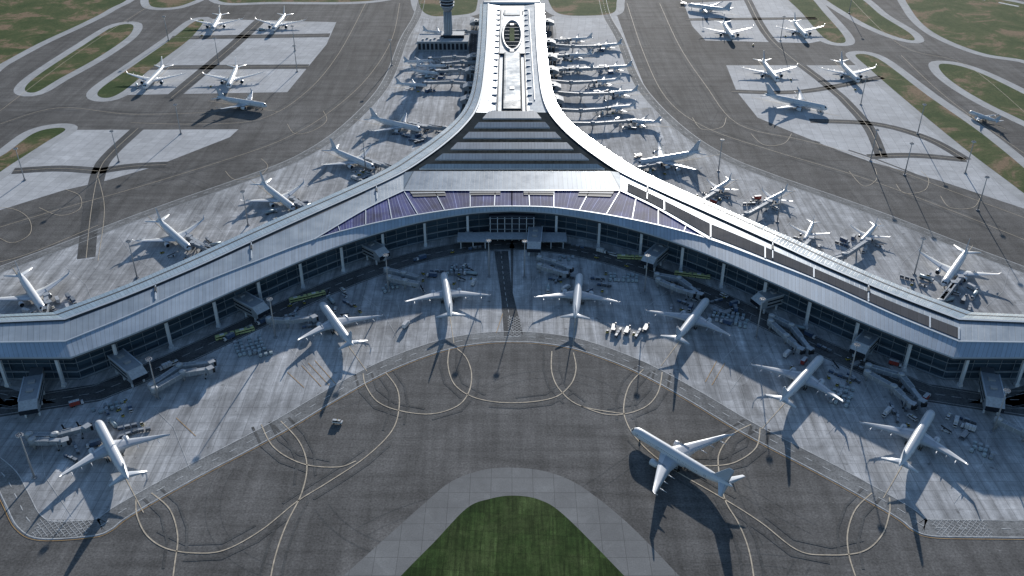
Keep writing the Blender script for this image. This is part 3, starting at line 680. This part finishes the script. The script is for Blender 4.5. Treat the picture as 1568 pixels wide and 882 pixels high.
def v_loader():
    b=MB(); b.box((0,0,.7),(6,2,.6),VWH); b.beam((-3.2,.3,1.1),(3.8,.3,3.2),1,.35,VGR,TYR); b.box((1.6,-.6,1.4),(1.2,.9,1.2),BLK,0,VWH); wheels(b,(-2,2),.9,.4); return b.mesh('belt_loader')
def v_van():
    b=MB(); b.box((0,0,1.1),(6.5,2.2,1.1),VWH); b.box((-.4,0,2.0),(5.4,2.1,.9),BLK,0,VWH,.9,.88); b.box((-1.2,0,2.5),(3.4,1.6,.14),VWH); b.box((3.26,0,.9),(.1,1.8,.5),VGR); b.box((0,0,2.62),(.5,1.2,.2),VYL); wheels(b,(-2.1,2.1),1.0,.42); return b.mesh('van')
def v_high():
    b=MB(); b.box((0,0,.9),(9,3.2,.8),VGR); b.box((0,0,2.6),(8,3.0,.4),STL); b.box((3.8,-1,3.2),(1.2,1,1.5),BLK,0,VWH)
    for s_ in (-1,1): b.beam((-3,s_*1.3,1.3),(3,s_*1.3,2.5),.2,.25,STL); b.beam((3,s_*1.3,1.3),(-3,s_*1.3,2.5),.2,.25,STL)
    wheels(b,(-3.2,3.2),1.4,.45); return b.mesh('cargo_loader')
VS=[('baggage_tractor',v_tractor()),('baggage_cart_train',v_cart()),('catering_truck',v_truck(VWH,'catering_truck')),('cargo_truck',v_truck(VBL,'cargo_truck')),('fuel_tanker',v_tank()),('belt_loader',v_loader()),('van',v_van()),('cargo_loader',v_high()),('red_truck',v_truck(VRD,'red_truck'))]
VD=dict(VS); BUS=v_bus()
def uld(b,x,y,rz,m):
    co,si=math.cos(rz),math.sin(rz)
    pr=[(-.8,.5),(.8,.5),(1.3,1.1),(1.3,2.2),(-.8,2.2)]
    A_=[(x+p*co-(-1.0)*si,y+p*si+(-1.0)*co,z) for p,z in pr]; B_=[(x+p*co-(1.0)*si,y+p*si+(1.0)*co,z) for p,z in pr]
    b.face(A_,m); b.face(B_[::-1],m)
    for i in range(5): j=(i+1)%5; b.face([A_[i],B_[i],B_[j],A_[j]],m)
    b.box((x,y,.3),(2.2,2.2,.25),VGR,rz)
def cluster(px,nx,ny,rz,sp_=3.4,gap=.12,dark=False):
    o=P(*px); b=MB()
    for i in range(nx):
        for j in range(ny):
            if random.random()<gap: continue
            dx=(i-nx/2)*sp_+random.uniform(-.2,.2); dy=(j-ny/2)*4.2
            uld(b,o.x+dx*math.cos(rz)-dy*math.sin(rz),o.y+dx*math.sin(rz)+dy*math.cos(rz),rz+random.choice((0,math.pi)),VGR if dark else random.choice((CNT,CNT,CNT,BRW,BRG)))
    b.make('cargo_containers',None,(o.x,o.y,0))
for a_ in [((385,528),6,5,.45),((402,540),5,2,.4),((705,412),6,4,0.05),((958,425),7,3,-.1),((1118,486),7,4,-.35),((1135,494),4,3,-.35),((1292,610),4,4,-.5),((1510,690),4,3,-.6),((170,622),6,2,.5),((600,440),4,3,.3),((870,395),4,2,0),((1300,600),3,3,-.4),((445,485),4,2,.4)]: cluster(*a_)
o9=P(960,508)
for i in range(7): inst(*random.choice([('baggage_tractor',VD['baggage_tractor']),('baggage_cart_train',VD['baggage_cart_train']),('cargo_loader',VD['cargo_loader'])]),(o9.x-14+i*4.6,o9.y+random.uniform(-4,4),.1),1.2+random.uniform(-.5,.5))
def put(nm,px,rz): inst(nm,VD[nm] if nm!='apron_bus' else BUS,P(*px)+Vector((0,0,.1)),rz)
for q,r_ in [((457,460),.45),((345,517),.48),((958,396),-.1),((1046,422),-.25)]:
    put('apron_bus',q,r_); o=P(*q); inst('apron_bus',BUS,(o.x+14*math.cos(r_),o.y+14*math.sin(r_),.1),r_)
put('van',(517,648),-.15)
for nm,q,r_ in [('red_truck',(118,621),.5),('red_truck',(1370,560),-.5),('catering_truck',(622,500),1.2),('fuel_tanker',(1225,505),-.5),('catering_truck',(720,362),0),('van',(885,352),0),('cargo_truck',(1440,470),-.4)]: put(nm,q,r_)
for o,L,r,rz,inner,br in planes:
    f=Vector((math.cos(rz),math.sin(rz),0)); n=Vector((-f.y,f.x,0)); c=Vector(o.location); c.z=.12
    if L==73 and inner: continue
    cnt=(15 if inner else (13 if br else 1)) if L>50 else (5 if br else 1)
    occ=[]; side=random.choice((-1,1))
    for i in range(cnt):
        for _ in range(14):
            fx=random.uniform(.22,.75)*L; sy=(side if random.random()<.75 else -side)*random.uniform(r+4,L*.36)
            if all((fx-a)**2+(sy-b_)**2>40 for a,b_ in occ): break
        occ.append((fx,sy)); nm=random.choices([v[0] for v in VS],[6,6,1.5,2,1,3,2.5,2,.6])[0]
        inst(nm,VD[nm],c+f*fx+n*sy,rz+random.choice((0,math.pi/2,math.pi,-.5,.4,1.2))+random.uniform(-.15,.15))
for i in range(24):
    side=random.choice((0,1)); w=(wallL,wallR)[side]; k=random.randint(5,60); p=offset(w,(1 if side==0 else -1)*random.choice((21,31)))[k]; q=w[k+1]-w[k]
    nm=random.choice(('van','cargo_truck','baggage_cart_train','baggage_tractor','catering_truck')); inst(nm,VD[nm],(p.x,p.y,.1),math.atan2(q.y,q.x))
# stand lead-in lines
for o,L,r,rz,inner,br in planes:
    if L==73 and inner: continue
    f=Vector((math.cos(rz),math.sin(rz),0)); n=Vector((-f.y,f.x,0)); c=Vector(o.location); c.z=0
    if br or inner:
        mk.ribbon([c-f*L*.85,c+f*L*.42],.5,.17,YEL)
        for s_ in (-1,1):
            a1=c+f*L*.55+n*s_*L*.5; a2=c+f*L*.1+n*s_*L*.57; a3=c-f*L*.55+n*s_*L*.50
            mk.ribbon([a1,a2],.25,.165,WHT); mk.ribbon([a2,a3],.25,.165,WHT)
    else: mk.ribbon([c-f*L*.7,c+f*L*.7],.5,.17,YEL)
for l in [[(462,560),(492,592)],[(472,556),(504,590)],[(482,552),(514,588)],[(440,570),(466,594)],[(1098,552),(1080,585)],[(1110,556),(1090,590)],[(770,480),(760,510)],[(270,640),(300,668)]]: mk.ribbon(GL(l),.4,.165,ORG)
mk.make('painted_markings')

# ---------------------------------------------------------------- light, world, camera
az,el=math.radians(9),math.radians(14)
d=Vector((math.sin(az)*math.cos(el),math.cos(az)*math.cos(el),math.sin(el)))
sl=bpy.data.lights.new('sun','SUN'); sl.energy=5.0; sl.angle=math.radians(.5); sl.color=(1,.96,.91)
so=bpy.data.objects.new('sun',sl); S.collection.objects.link(so); so.rotation_euler=d.to_track_quat('Z','Y').to_euler(); so.location=(0,0,600)
w=bpy.data.worlds.new('World'); S.world=w; w.use_nodes=True; nt=w.node_tree
sk=nt.nodes.new('ShaderNodeTexSky'); sk.sky_type='NISHITA'; sk.sun_disc=False; sk.sun_elevation=el; sk.sun_rotation=az; sk.air_density=1.0; sk.dust_density=.4; sk.ozone_density=2.8
bg=nt.nodes['Background']; nt.links.new(sk.outputs[0],bg.inputs[0]); bg.inputs[1].default_value=.11
cd=bpy.data.cameras.new('camera'); co=bpy.data.objects.new('camera',cd); S.collection.objects.link(co)
cd.sensor_width=36; cd.lens=36*FPX/1568; cd.clip_start=1; cd.clip_end=60000
co.location=(0,0,H); co.rotation_euler=(math.pi/2-PITCH,0,0); S.camera=co
S.view_settings.view_transform='Standard'; S.view_settings.look='None'; S.view_settings.exposure=0
print('objects',len(S.objects))
